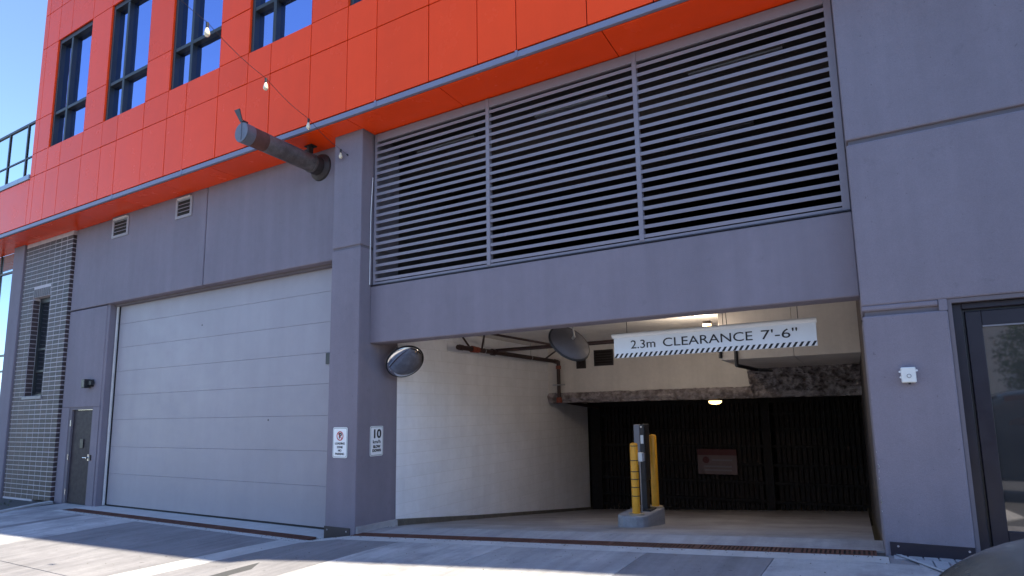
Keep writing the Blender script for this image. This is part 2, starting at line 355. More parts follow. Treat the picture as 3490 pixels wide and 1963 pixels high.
# --- louvre screen
lv = MB(); lv.box(-6.60, -6.555, .002, .07, 3.553, 6.10); lv.box(.06, .135, .002, .07, 3.553, 6.10); lv.box(-6.555, .06, .004, .07, 3.556, 3.592); lv.box(-6.555, .06, .004, .07, 5.965, 6.10)
louv = obj('louvre_screen', lv, SLAT, B, bevel=.004)
for xm in (-4.397, -2.145): box('mullion', xm-.03, xm+.03, -.006, .075, 3.57, 6.10, SLAT, louv, bevel=.004)
bays = [(-6.555, -4.427), (-4.367, -2.175), (-2.115, .06)]
PR = [(0,0),(.006,0),(.062,.044),(.062,.054),(.006,.044),(0,.044)]
slats = {}
for b_i, (x0, x1) in enumerate(bays):
    pro = None
    for k in range(20):
        z = 3.607 + .1190*k
        if pro is None:
            pro = obj('slat', MB().prism(PR, lambda u, v, t: (t, .006+u, z+v), x0, x1), SLAT, louv, ((x0+x1)/2, .006, z))
        else: clone(pro, ((x0+x1)/2, .006, z+random.uniform(-.002, .002)), louv)
obj('louvre_cable', MB().cyl((-6.628,-.035,3.56),(-6.628,-.035,4.75),.006,8).cyl((-6.628,-.035,4.75),(-6.612,-.02,5.35),.006,8), WHITE, B)
# dark parking level behind the louvres
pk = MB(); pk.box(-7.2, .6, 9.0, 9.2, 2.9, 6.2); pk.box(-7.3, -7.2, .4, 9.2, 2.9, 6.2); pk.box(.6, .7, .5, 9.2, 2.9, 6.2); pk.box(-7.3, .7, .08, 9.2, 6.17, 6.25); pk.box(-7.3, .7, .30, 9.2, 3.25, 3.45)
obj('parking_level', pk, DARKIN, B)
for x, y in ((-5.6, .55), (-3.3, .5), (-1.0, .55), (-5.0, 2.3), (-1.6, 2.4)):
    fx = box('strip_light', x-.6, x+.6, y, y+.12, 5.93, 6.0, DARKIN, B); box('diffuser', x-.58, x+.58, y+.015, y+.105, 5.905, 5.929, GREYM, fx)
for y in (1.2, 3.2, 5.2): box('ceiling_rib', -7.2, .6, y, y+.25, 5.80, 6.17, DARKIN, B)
# --- red cladding: backing and panels
K = 2.4725; XW = [-14.04-K + K*i for i in range(9)]      # left edge of each window bay
XR_END = 16.0
zs_rows = [(6.232, 7.44), (7.44, 8.03)]
clad = obj('red_cladding', MB().box(-17.31, XR_END, YR+.03, .2, ZS+.05, 8.03).box(-24, -17.31, YR+.03, .2, ZS+.05, 7.42), REDJ, B, (-6, 0, ZS))
G_ = .014
panel_cache = {}
def panel(x0, x1, z0, z1, y=YR):
    key = (round(x1-x0, 3), round(z1-z0, 3)); cx, cz = (x0+x1)/2, (z0+z1)/2
    if key in panel_cache:
        c = clone(panel_cache[key], (cx, y+random.uniform(-.002, .003), cz), clad); c.rotation_euler = (random.uniform(-.003,.003), 0, random.uniform(-.003,.003)); return c
    hx, hz = (x1-x0)/2-G_/2, (z1-z0)/2-G_/2
    o = obj('cladding_panel', MB().box(cx-hx, cx+hx, y, y+.028, cz-hz, cz+hz), RED, clad, (cx, y, cz), bevel=.003)
    panel_cache[key] = o; return o
xj = [-17.33, -17.10]
for x in XW: xj += [x, x+.62, x+1.63]
x = xj[-1]
while x < XR_END-1.0: xj.append(x+1.02); x += 1.02
xj = sorted(set(round(v, 4) for v in xj if v < XR_END))
for a, b in zip(xj, xj[1:]):
    for z0, z1 in zs_rows: panel(a, b, z0, z1)
xl = -17.33
for wdt in (1.62, .84, 1.62, .84, 1.0): panel(xl-wdt, xl, 6.232, 7.40); xl -= wdt
ZT = 14.0
rows_up = [(8.03, 8.92), (8.92, 10.82), (10.82, 11.75), (11.75, 12.9), (12.9, 14.0)]
# between the windows
cols = [(-17.33, -17.10), (-17.10, XW[0])] + [(x+1.63, x+K) for x in XW[:-1]]
for a, b in cols:
    for z0, z1 in rows_up[:2]: panel(a, b, z0, z1)
for a, b in zip(xj, xj[1:]):
    if b <= XW[-1]+.01:
        for z0, z1 in rows_up[2:]: panel(a, b, z0, z1)
        if a >= XW[-2]+1.6: pass
for a, b in zip(xj, xj[1:]):
    if a >= XW[-1]-.01:
        for z0, z1 in rows_up: panel(a, b, z0, z1)
bk = MB(); bk.box(-17.31, XR_END, YR+.03, .2, 10.82, ZT)
for a, b in cols: bk.box(a+.004, b-.004 if b < XW[-1] else b, YR+.03, .2, 8.03, 10.82)
bk.box(XW[-1], XR_END, YR+.03, .2, 8.03, 10.82); obj('cladding_frame', bk, REDJ, B)
# side of the tall volume (left end) and terrace slab
box('cladding_side', -17.325, -17.30, YR+.004, 6, 7.45, ZT, RED, B)
box('upper_floors', -17.29, XR_END, .60, 10, 6.20, ZT-.05, DARKIN, B)
box('terrace_slab', -24, -17.34, -.60, 10, 7.20, 7.43, DARKIN, B)
box('terrace_coping', -24, -17.345, -.655, -.45, 7.405, 7.53, mat('coping_metal', (.30,.36,.45), .4, metal=.4), B, bevel=.004)
# added unseen slab, overhang skewed to throw the shadow line on the apron
rs = MB(); H_ = 14.0
rs.add([(-17.4,-2.19,H_+.02),(5.4,-.66,H_+.02),(16,-.655,H_+.02),(16,10,H_+.02),(-17.4,10,H_+.02),(-17.4,-2.19,H_+.3),(5.4,-.66,H_+.3),(16,-.655,H_+.3),(16,10,H_+.3),(-17.4,10,H_+.3)],
       [(4,3,2,1,0),(5,6,7,8,9),(0,1,6,5),(1,2,7,6),(2,3,8,7),(3,4,9,8),(4,0,5,9)])
obj('shadow_caster_slab', rs, DARKIN, B)
# --- drip strip and soffit
box('drip_edge', -24, XR_END, YR-.004, YR+.05, ZS+.012, ZS+.098, STRIP, B, bevel=.004)
for x in [v for v in xj if -14 < v < 2][::3]: box('drip_clip', x-.02, x+.02, YR-.010, YR-.004, ZS+.02, ZS+.112, STRIP, B)
sof = obj('soffit', MB().box(-24, XR_END, YR+.052, .2, ZS+.025, ZS+.04), REDJ, B)
sj = [-24,-22.2,-20.4,-18.56,-16.72,-15.0,-13.27,-11.7,-10.14,-8.6,-7.27,-6.64,-4.83,-2.345,.14,2.6,5.1,7.6,10.1,12.6,15.0]
for a, b in zip(sj, sj[1:]): obj('soffit_panel', MB().box(a+.005, b-.005, YR+.056, .155 if b < -16 else .055, ZS, ZS+.02), RED, sof, bevel=.002)
# --- windows of the red volume
def window(x0):
    x1 = x0+1.63; z0, z1 = 8.03, 10.82; y = YR+.035
    f = MB(); f.box(x0+.006, x0+.085, y, y+.16, z0, z1); f.box(x1-.05, x1-.006, y, y+.16, z0, z1); f.box(x0+.085, x1-.05, y, y+.16, z0, z0+.03); f.box(x0+.085, x1-.05, y, y+.16, z1-.10, z1)
    f.box(x0+.085, x1-.05, y+.01, y+.15, 8.86, 8.935)
    o = obj('window', f, FRAME, B, bevel=.004)
    box('mullion', x0+.585, x0+.665, y+.006, y+.155, z0+.03, z1-.10, FRAME, o, bevel=.004)
    for a, b in ((x0+.085, x0+.585), (x0+.665, x1-.05)):
        for c, d in ((z0+.03, 8.86), (8.935, z1-.10)):
            obj('pane', MB().add([(a, y+.10, c), (b, y+.10, c), (b, y+.10, d), (a, y+.10, d)], [(0,1,2,3)]), GLASS, o)
    ca = x0+.12; cw_ = random.uniform(.30, .5)
    obj('curtain', MB().grid(40, 1, lambda u, v: (ca+cw_*u, y+.24+.025*math.sin(u*40), z0+.02+(z1-z0-.1)*v)), CURT, o, smooth=True)
    if random.random() < .6: obj('curtain', MB().grid(30, 1, lambda u, v: (x1-.08-.24*u, y+.25+.025*math.sin(u*30), z0+.02+(z1-z0-.1)*v)), CURT, o, smooth=True)
    # trim of the reveal, red like the panels
    box('reveal', x0+.001, x0+.005, YR+.002, y+.16, z0, z1, RED, o); box('reveal', x1-.005, x1-.001, YR+.002, y+.16, z0, z1, RED, o)
for x in XW[:-1]: window(x)
# --- terrace railing with glass
rl = empty('terrace_railing', (-20.4, -.55, 7.53)); tag(rl, 'dark framed glass railing on the terrace left of the red volume', 'railing')
box('top_rail', -24, -17.36, -.575, -.525, 8.96, 9.02, FRAME, rl); box('mid_rail', -24, -17.36, -.565, -.535, 8.05, 8.09, FRAME, rl)
for x in (-17.85, -18.87, -19.9, -20.9, -21.9, -22.9): box('post', x-.03, x+.03, -.572, -.528, 7.53, 8.96, FRAME, rl)
for a, b in ((-17.82,-17.37),(-18.84,-17.88),(-19.87,-18.90),(-20.87,-19.93),(-21.87,-20.93),(-22.87,-21.93)): box('glass_panel', a+.01, b-.01, -.552, -.545, 7.60, 8.94, RAILG, rl)
rl = empty('terrace_railing', (-25, 5, 7.43)); tag(rl, 'second thin railing seen through the glass at the back of the terrace', 'railing')
rk = MB().cyl((-24, 5, 9.3), (-17.6, 5, 9.3), .03, 10); obj('top_rail', rk, FRAME, rl)
for x in (-23, -21.5, -20, -18.5): box('post', x-.025, x+.025, 4.975, 5.025, 7.43, 9.3, FRAME, rl)
box('parapet', -24, -17.4, 5.1, 5.25, 7.43, 8.35, STRIP, rl)

# --- brick pier
BP = obj('brick_pier', MB().box(-18.80, -18.19, -.001, .35, -.42, ZS+.02).box(-17.295, -16.395, -.001, .35, -.33, ZS+.02).box(-18.19, -17.295, -.001, .35, -.40, 2.12).box(-18.19, -17.295, -.001, .35, 4.62, ZS+.02), MORTAR, B)
PH, PW = .1115, .2905
protob = {}
allb = []
zb0 = -.33
for rrow in range(58):
    z = zb0 + PH*rrow
    if z + PH > ZS+.01: break
    for c in range(9):
        x1 = -16.392 - PW*c; x0 = x1 - PW + .020
        if c == 8: x0 = -18.80
        if x1 - x0 < .03: continue
        segs = [(x0, x1)]
        if 2.12-PH*.5 < z < 4.62-PH*.3 or (4.55 < z < 4.80):
            wl, wr = (-18.19, -17.295)
            out = []
            for a, b in segs:
                if b <= wl or a >= wr: out.append((a, b))
                else:
                    if a < wl - .03: out.append((a, wl))
                    if b > wr + .03: out.append((wr, b))
            segs = out
        for a, b in segs: allb.append(((a+b)/2, 0., z, round(b-a, 3), 'f'))
    allb.append((-16.40, .085, z, .15, 's'))
    if 2.12 < z < 4.56: allb.append((-18.19, .085, z, .15, 'r'))
allb.sort(key=lambda t: (Vector((t[0], t[1], t[2]))-Vector((0,-6.9,1.5))).length)
rest = MB()
for i, (x, y, z, wdt, kind) in enumerate(allb):
    dy = random.uniform(-.001, .001)
    mbq = MB()
    if kind == 'f': mbq.box(x-wdt/2, x+wdt/2, -.0045, .05, z, z+PH-.017)
    else: mbq.box(x-.03, x+.009, y-.075, y+wdt/2, z, z+PH-.017)
    if i < 300:
        key = (kind, wdt)
        if key in protob: clone(protob[key], (x, y+dy, z), BP)
        else: protob[key] = obj('brick', mbq, BRICK, BP, (x, y, z), bevel=.004)
    else:
        for p in mbq.v: p.y += dy
        rest.add(mbq.v, mbq.f)
stuff(obj('upper_bricks', rest, BRICK, BP))
for i in range(9):
    x = -18.17+.096*i; box('soldier_brick', x, x+.084, -.004, .05, 4.625, 4.835, BRICK, BP, bevel=.004)
box('window_sill', -18.24, -17.25, -.03, .10, 2.035, 2.12, GREYM, BP, bevel=.008)
sw = MB().box(-18.18, -18.12, .15, .22, 2.12, 4.62).box(-17.37, -17.30, .15, .22, 2.12, 4.62).box(-18.12, -17.37, .15, .22, 4.50, 4.62).box(-18.12, -17.37, .15, .22, 2.12, 2.18).box(-18.12, -17.37, .155, .215, 2.72, 2.77).box(-18.12, -17.37, .155, .215, 3.28, 3.33)
slit = obj('slit_window', sw, FRAME, B); box('pane', -18.12, -17.37, .18, .19, 2.18, 4.50, CARG, slit)
obj('window_trim', MB().box(-18.196, -18.180, .145, .16, 2.12, 4.62), TRACK, slit)
# --- far left pilaster and curtain wall
box('pilaster', -19.43, -18.84, -.045, .5, -.45, ZS+.02, GREY, B, bevel=.012)
box('pilaster_joint', -18.86, -18.80, .02, .2, -.45, ZS+.02, GROOVE, B)
cw = MB().box(-24, -19.44, .21, .26, -.4, ZS)
cwo = obj('curtain_wall', MB().box(-24, -19.43, .14, .24, 5.55, 5.60).box(-24, -19.43, .14, .24, 3.25, 3.30).box(-24, -19.43, .14, .24, 2.82, 2.87).box(-24, -19.43, .14, .24, .9, .95).box(-20.75, -20.70, .142, .24, -.4, ZS).box(-22.2, -22.15, .142, .24, -.4, ZS), FRAME, B)
for a, b in ((-20.70,-19.44),(-22.15,-20.75),(-24,-22.2)):
    for c, d in ((5.60,ZS),(3.30,5.55),(2.87,3.25),(.95,2.82),(-.4,.9)): box('pane', a, b, .17, .19, c, d, GLASSL, cwo)

# --- overhead garage door: eight sections, seal, track
GD = empty('garage_door', (-11, .25, -.35)); GD.parent = B; GD.location = Vector((-11, .25, -.35)) - WL[B.name]
zj = [-.325, .335, .912, 1.503, 2.040, 2.571, 3.106, 3.643, 4.20]
for a, b in zip(zj, zj[1:]): box('door_section', -14.50, -7.20, .25, .29, a+.0015, b-.0015, DOOR, GD, bevel=.0025)
box('door_core', -14.49, -7.21, .262, .288, -.31, 4.19, GROOVE, GD)
for x, z in ((-11.42,3.36),(-9.3,1.44)): obj('rivet', MB().cyl((x,.25,z),(x,.246,z),.014,10), PIPEB, GD)
box('bottom_seal', -14.50, -7.20, .246, .29, -.362, -.326, SEAL, GD)
box('door_track', -14.575, -14.515, .20, .30, -.34, 4.062, TRACK, GD); box('side_seal', -14.515, -14.498, .225, .30, -.34, 4.06, SEAL, GD)
# --- service door beside it
MD = obj('service_door', MB().box(-15.905, -15.02, .115, .16, -.35, 1.735), MAND, B, bevel=.003)
fr_ = MB().box(-16.02, -15.91, .075, .19, -.40, 1.80).box(-15.015, -14.96, .075, .19, -.40, 1.80).box(-15.91, -15.015, .075, .19, 1.74, 1.80); obj('door_frame', fr_, GROOVE, MD)
box('wall_panel', -16.37, -16.02, .062, .20, -.45, 1.80, GREY, B)
box('lock_plate', -15.50, -15.36, .095, .114, .88, 1.08, BLACK, MD, bevel=.004)
hd = MB().cyl((-15.12, .114, .67), (-15.12, .06, .67), .022, 12).cyl((-15.12, .065, .67), (-15.26, .065, .67), .012, 10); hd.box(-15.15, -15.09, .108, .114, .60, .74); obj('handle', hd, CHROME, MD, smooth=True)
for z in (1.44, .67, -.10): obj('hinge', MB().cyl((-15.915, .07, z-.065), (-15.915, .07, z+.065), .014, 10), CHROME, MD)
box('card_reader', -14.925, -14.875, .035, .06, .62, .74, BLACK, B, bevel=.004)
box('switch_box', -7.86, -7.74, .225, .249, 2.37, 2.56, BLACK, B, bevel=.004)
# --- wall vents under the soffit
for x0, x1, z0, z1 in ((-14.60, -13.93, 5.60, 6.045), (-12.14, -11.57, 5.615, 6.045)):
    f = MB().box(x0, x0+.07, -.02, .0, z0, z1).box(x1-.07, x1, -.02, .0, z0, z1).box(x0+.07, x1-.07, -.02, .0, z0, z0+.06).box(x0+.07, x1-.07, -.02, .0, z1-.05, z1)
    v_ = obj('wall_vent', f, mat('vent_paint', (.30,.28,.30), .6), B, bevel=.003)
    obj('vent_shade_sheet', MB().box(x0+.07, x1-.07, -.004, -.001, z0+.06, z1-.05), OPENSHADE, v_)  # near-black sheet painted as the shade behind the slats
    for k in range(4):
        z = z0+.075+.078*k+.05; obj('slat', MB().prism([(0,0),(.004,0),(.022,.026),(.018,.026)], lambda u, w_, t: (t, -.024+u, z+w_), x0+.07, x1-.07), mat('vent_paint', (.30,.28,.30)), v_)
    obj('hood', MB().box(x0+.10, x1-.03, -.06, -.018, z1-.035, z1-.005), TRACK, v_)

# --- right-hand entrance: steel frame and glazed door
EY = -.14
ed = MB().box(.842, .875, -.225, -.05, .0, 2.472).box(.875, 2.72, -.225, -.05, 2.435, 2.472)
ED = obj('entrance_door', ed, GROOVE, B)
obj('door_frame', MB().box(.878, .955, EY-.02, EY+.08, .0, 2.432).box(.955, 2.66, EY-.02, EY+.08, 2.375, 2.432).box(2.66, 2.74, EY-.02, EY+.08, .0, 2.432), FRAME2, ED, bevel=.006)
obj('door_stop', MB().box(.957, .975, EY+.02, EY+.06, .0, 2.373).box(.975, 2.66, EY+.02, EY+.06, 2.352, 2.373), BLACK, ED)
obj('door_leaf', MB().box(.978, 1.10, EY-.005, EY+.04, .06, 2.348).box(1.10, 2.05, EY-.005, EY+.04, 2.212, 2.348).box(1.10, 2.05, EY-.005, EY+.04, .06, .37).box(2.05, 2.18, EY-.005, EY+.04, .06, 2.348), FRAME2, ED, bevel=.005)
box('pane', 1.10, 2.05, EY+.012, EY+.02, .37, 2.212, GLASSD, ED)
box('glazing_bead', 1.10, 2.05, EY-.008, EY+.008, 2.197, 2.2118, GREYM, ED)
box('side_panel', 2.19, 2.655, EY+.0, EY+.03, .06, 2.348, FRAME2, ED)
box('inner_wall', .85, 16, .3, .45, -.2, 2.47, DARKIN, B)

# --- garage interior
XL = -6.642
wl = obj('interior_block_wall', MB().box(-6.95, XL-.004, .66, 8.66, -1.5, 3.06), BLOCKJ, B)
bp_ = {}
for k in range(22):
    z0 = 3.05 - .2*(k+1)
    for j in range(22):
        y0 = .662 + .4*j - (.2 if k % 2 else 0); y1 = y0+.396
        y0 = max(y0, .662); y1 = min(y1, 8.65)
        if y1-y0 < .05 or z0+.2 < g(XL, y1)-.05 or y0 > 8.6: continue
        key = round(y1-y0, 3)
        if key in bp_: clone(bp_[key], (XL-.02, (y0+y1)/2, z0), wl)
        else: bp_[key] = obj('block', MB().box(XL-.04, XL, y0, y1, z0+.002, z0+.198), BLOCK, wl, (XL-.02, (y0+y1)/2, z0))
kc = MB()
for y0, y1, h0, h1, t in ((-.22,.66,.11,.10,.05),(.66,3,.10,.07,.045),(3,8.6,.07,.06,.04)):
    a, b = g(XL, y0), g(XL, y1)
    kc.add([(XL,y0,a-.05),(XL+t,y0,a-.05),(XL+t,y1,b-.05),(XL,y1,b-.05),(XL,y0,a+h0),(XL+t*.7,y0,a+h0-.01),(XL+t*.7,y1,b+h1-.01),(XL,y1,b+h1)], [(4,5,6,7),(0,1,5,4),(1,2,6,5),(3,0,4,7)])
obj('wall_kerb', MB().add([p for p in kc.v[:8]], [(4,5,6,7),(0,1,5,4),(1,2,6,5),(2,3,7,6),(3,0,4,7)]), CONCM, B)
obj('wall_kerb', MB().add([p for p in kc.v[8:16]], [(4,5,6,7),(0,1,5,4),(1,2,6,5),(2,3,7,6)]).add([p for p in kc.v[16:]], [(4,5,6,7),(0,1,5,4),(1,2,6,5),(2,3,7,6)]), STAIN, B)
box('garage_ceiling', -6.64, .6, .302, 6.25, 3.06, 3.24, CEIL, B)
box('header_wall', -6.64, .6, 6.235, 6.60, 1.92, 3.06, BEIGE, B)
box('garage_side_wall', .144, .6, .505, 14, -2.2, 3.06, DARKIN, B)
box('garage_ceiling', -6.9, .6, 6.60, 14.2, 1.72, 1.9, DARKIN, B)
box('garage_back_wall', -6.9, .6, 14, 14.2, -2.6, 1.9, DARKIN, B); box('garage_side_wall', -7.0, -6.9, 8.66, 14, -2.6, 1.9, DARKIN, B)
bx_ = MB().box(-1.853, -.752, 2.99, 6.23, 2.27, 3.06).box(-.748, .30, 2.99, 6.23, 2.27, 3.06); obj('bulkhead', bx_, BEIGE, B, bevel=.006)
def rough(u, v): return noise.noise(Vector((u*3, v*3, 1)))*.5 + noise.noise(Vector((u*9, v*9, 4)))*.35 + noise.noise(Vector((u*22, v*22, 7)))*.25
f1 = MB().grid(170, 8, lambda u, v: (-6.63+6.9*u, 6.215-.07*math.sin(math.pi*min(1,v*1.1))-.10*rough(6.9*u, v), 1.94-.24*v+.035*rough(6.9*u+5, v*2)))
f1.grid(120, 6, lambda u, v: (-6.63+6.9*u, 6.22+.42*v, 1.70+.03*rough(6.9*u, 3+v)))
stuff(obj('sprayed_foam', f1, FOAM, B, smooth=True, angle=180))
f2 = MB().grid(110, 36, lambda u, v: (-1.86+.10*(1-v)*0+2.2*u, 6.20-1.0*(1-v)*.55-.32*rough(2.2*u, .9*v), 2.30-.55*v+.09*rough(2.2*u+9, v)-(.02 if u < .02 else 0)))
stuff(obj('sprayed_foam', f2, FOAM, B, smooth=True, angle=180))
# header vents
for x0, x1, z0, z1 in ((-5.39,-4.905,2.55,2.93),(-5.855,-5.61,2.51,2.73)):
    v_ = obj('header_vent', MB().box(x0, x0+.03, 6.21, 6.234, z0, z1).box(x1-.03, x1, 6.21, 6.234, z0, z1).box(x0+.03, x1-.03, 6.21, 6.234, z0, z0+.03).box(x0+.03, x1-.03, 6.21, 6.234, z1-.03, z1), PIPEB, B)
    obj('vent_backing', MB().box(x0+.03, x1-.03, 6.228, 6.233, z0+.03, z1-.03), OPENSHADE, v_)
    for k in range(5):
        z = z0+.04+(z1-z0-.08)*k/5; box('slat', x0+.03, x1-.03, 6.214, 6.226, z, z+.02, PIPEB, v_)
# gate at the foot of the ramp
GATEM = mat('gate_black', (.010,.008,.008), .85)
GT = box('inner_gate', -6.60, .28, 8.70, 8.95, 1.60, 1.72, GATEM, B)
for xa, xb in ((-6.60,-6.30),(-2.05,-1.85)): box('gate_post', xa, xb, 8.70, 8.95, -1.4, 1.60, GATEM, GT)
for z in (1.34, .955, .54, .09, -.34, -.78, -1.06): box('gate_rail', -6.30, .28, 8.80, 8.86, z-.03, z+.03, GATEM, GT)
pb = None
for i in range(56):
    x = -6.24+.115*i
    if -2.16 < x < -1.86: continue
    if pb is None: pb = box('gate_slat', x, x+.085, 8.862, 8.875, -1.2, 1.70, mat('gate_brown', (.016,.011,.010), .85, rnd=.2), GT)
    else: clone(pb, (x+.0425, 8.8685, -1.2), GT)

# ------------------------------------------------------------------ things
# trench drains
def drain(name, x0, x1, y0, y1, label, bars):
    D = obj(name, drape(x0, x1, y0, y1, -.002, .05), OPENSHADE); tag(D, label, 'drain')  # flat near-black sheet under the bars stands in for a shaded pit
    fm = drape(x0-.02, x1+.02, y0-.02, y0, .008, .04); f2_ = drape(x0-.02, x1+.02, y1, y1+.02, .008, .04); fm.add(f2_.v, f2_.f)
    for xa in (x0-.02, x1): q = drape(xa, xa+.02, y0, y1, .008, .04); fm.add(q.v, q.f)
    obj('drain_frame', fm, RUST, D)
    n = bars; st = (x1-x0)/n; one = MB(); pr = None
    for i in range(n):
        x = x0+st*(i+.5)
        q = MB().box(x-st*.27, x+st*.27, y0+.004, y1-.004, g(x,-.3)-.001, g(x,-.3)+.007)
        if name == 'trench_drain' and bars <= 200:
            if pr is None: pr = obj('grate_bar', q, RUST, D, (x, (y0+y1)/2, g(x, -.3)))
            else: clone(pr, (x, (y0+y1)/2, g(x, -.3)), D)
        else: one.add(q.v, q.f)
    if one.v: stuff(obj('grate_bars', one, RUST, D))
    k = x0+1.0
    while k < x1-.3:
        obj('grate_joint', MB().box(k-.03, k+.03, y0+.004, y1-.004, g(k,-.3)-.001, g(k,-.3)+.0085), RUST, D); k += 1.0
drain('trench_drain', -6.62, .05, -.325, -.14, 'rusty trench drain grate across the open parking entrance', 160)
drain('trench_drain', -14.72, -7.46, -.44, -.25, 'rusty trench drain grate in front of the closed garage door', 240)
# exhaust pipe
PX, PZ = -7.849, 5.806
E_ = empty('exhaust_pipe', (PX, 0, PZ)); tag(E_, 'weathered round exhaust pipe sticking out under the red soffit with a flap lid', 'pipe')
obj('pipe_barrel', MB().cyl((PX, -.18, PZ), (PX, -1.45, PZ), .150, 40, cap=False), PIPEG, E_, smooth=True)
obj('pipe_barrel', MB().cyl((PX, -.01, PZ), (PX, -.20, PZ), .160, 40, cap=False), PIPEB, E_, smooth=True)
obj('wall_flange', MB().lathe([(.17,-.075),(.235,-.03),(.245,.004)], (PX, 0, PZ), (0,1,0), 40), PIPEB, E_, smooth=True, angle=30)
obj('end_collar', MB().cyl((PX, -1.40, PZ), (PX, -1.535, PZ), .158, 40), PIPEC, E_, smooth=True)
cp = MB().cyl((PX, -1.537, PZ), (PX, -1.548, PZ), .152, 40); cp.box(PX-.008, PX+.008, -1.556, -1.546, PZ-.12, PZ+.16); obj('flap_lid', cp, PIPEC, E_, smooth=True)
lv = MB().box(PX-.02, PX+.03, -1.55, -1.46, PZ+.15, PZ+.19); lv.add([(PX-.02,-1.56,PZ+.16),(PX+.03,-1.56,PZ+.16),(PX+.0,-1.60,PZ+.36),(PX-.12,-1.60,PZ+.36),(PX-.02,-1.545,PZ+.16),(PX+.03,-1.545,PZ+.16),(PX+.0,-1.585,PZ+.36),(PX-.12,-1.585,PZ+.36)], [(3,2,1,0),(4,5,6,7),(0,1,5,4),(1,2,6,5),(2,3,7,6),(3,0,4,7)])
obj('counterweight', lv, BLACK, E_)
obj('clamp_ring', MB().cyl((PX, -.20, PZ), (PX, -.235, PZ), .166, 40), PIPEG, E_, smooth=True)
br = MB().box(PX-.02, PX+.02, -.30, -.20, PZ+.155, PZ+.30).box(PX-.09, PX+.03, -.31, -.28, PZ+.20, PZ+.225).box(PX-.09, PX+.09, -.30, -.18, PZ+.285, PZ+.30); obj('hanger', br, PIPEB, E_)
obj('weld_seam', MB().cyl((PX, -1.15, PZ), (PX, -1.40, PZ), .1515, 40, cap=False), mat('rust_band', (.13,.055,.045), .7, metal=.3, var=.3, vs_=9), E_, smooth=True)
# string lights: cable and hanging bulbs
dirv = Vector((-.408, .911, .063)); b0 = Vector((-7.063, -.30, 5.80)); stp = 1.1745
SLT = empty('string_lights', tuple(b0)); tag(SLT, 'thin cable of clear string light bulbs running out from the grey pier', 'string lights')
cv = MB(); pts = [Vector((-6.958, -.242, 5.735)), b0 + Vector((0, 0, .035))] + [b0 - k*stp*dirv + Vector((0,0,.035)) for k in range(1, 6)]
P_ = []
for a, b in zip(pts, pts[1:]):
    for t in (0, .25, .5, .75): P_.append(a.lerp(b, t) - Vector((0,0,.03*math.sin(math.pi*t)*(b-a).length)))
P_.append(pts[-1])
for a, b in zip(P_, P_[1:]): cv.cyl(a, b, .0032, 6, cap=False)
obj('cable', cv, BLACK, SLT)
for k in range(5):
    p = b0 - k*stp*dirv
    bo = obj('bulb', MB().lathe([(.012,-.02),(.017,-.035),(.024,-.06),(.030,-.085),(.028,-.105),(.015,-.122),(.003,-.126)], p, (0,0,1), 16), BULB, SLT, smooth=True, angle=180)
    obj('socket', MB().cyl(p + Vector((0,0,.035)), p - Vector((0,0,.026)), .016, 12), BLACK, bo)
obj('anchor_eye', MB().cyl((-6.958, -.24, 5.735), (-6.958, -.268, 5.735), .012, 10), BLACK, SLT)
# wall lamp beside the service door
t = empty('wall_lamp', (-15.08, .06, 2.22)); tag(t, 'small dark square wall lamp beside the grey jamb of the garage door', 'lamp')
box('lamp_body', -15.25, -15.11, -.09, .045, 2.22, 2.42, BLACK, t, bevel=.01); box('lamp_arm', -15.11, -14.96, -.03, .03, 2.28, 2.38, BLACK, t, bevel=.006); box('lamp_base', -15.13, -15.02, .03, .06, 2.25, 2.41, BLACK, t)
# no-parking sign on the pier front, speed sign on the pier side
def plate(name, w_, h_, r_, o, ax, ay, parent, m, t0, t1):
    ax, ay, az = Vector(ax), Vector(ay), Vector(ax).cross(Vector(ay)); poly = []
    for cx, cy, a0 in ((w_/2-r_, h_/2-r_, 0), (-w_/2+r_, h_/2-r_, 90), (-w_/2+r_, -h_/2+r_, 180), (w_/2-r_, -h_/2+r_, 270)):
        for k in range(5): a = R(a0+22.5*k); poly.append((cx+r_*math.cos(a), cy+r_*math.sin(a)))
    return obj(name, MB().prism(poly, lambda u, v, t: Vector(o)+ax*u+ay*v+az*t, t0, t1), m, parent)
def ring(name, r0, r1, o, ax, ay, parent, m, t0=.004, t1=.0055, n=40):
    ax, ay, az = Vector(ax), Vector(ay), Vector(ax).cross(Vector(ay)); v = []; f = []
    for i in range(n):
        c, s_ = math.cos(2*math.pi*i/n), math.sin(2*math.pi*i/n)
        for rr in (r0, r1): v.append(Vector(o)+ax*rr*c+ay*rr*s_+az*t1)
    for i in range(n): a = 2*i; b = 2*((i+1) % n); f.append((a, a+1, b+1, b))
    return obj(name, MB().add(v, f), m, parent)
o = (-6.973, -.246, 1.085); ax, ay = (1,0,0), (0,0,1)
sg = empty('no_parking_sign', o); tag(sg, 'white loading zone no parking sign with a red crossed ring on the pier front', 'sign')
plate('sign_plate', .305, .462, .03, o, ax, ay, sg, WHITE, 0, .004); plate('sign_border', .285, .442, .026, o, ax, ay, sg, SIGNGRN, .004, .005); plate('sign_face', .268, .425, .022, o, ax, ay, sg, WHITE, .005, .006)
so = Vector(o)+Vector((0,-.0062,.10)); ring('red_ring', .056, .072, so, ax, ay, sg, SIGNRED, t1=.002)
text('letter', 'P', .115, INK, sg, so+Vector((.004,-.001,-.0)), ax, ay, bold=.004)
sv = MB(); d1 = Vector((-.7071,0,.7071)); d2 = Vector((.7071,0,.7071))
sv.add([so+d1*.062+d2*.007+Vector((0,-.0045,0)), so+d1*.062-d2*.007+Vector((0,-.0045,0)), so-d1*.062-d2*.007+Vector((0,-.0045,0)), so-d1*.062+d2*.007+Vector((0,-.0045,0))], [(0,1,2,3)]); obj('red_slash', sv, SIGNRED, sg)
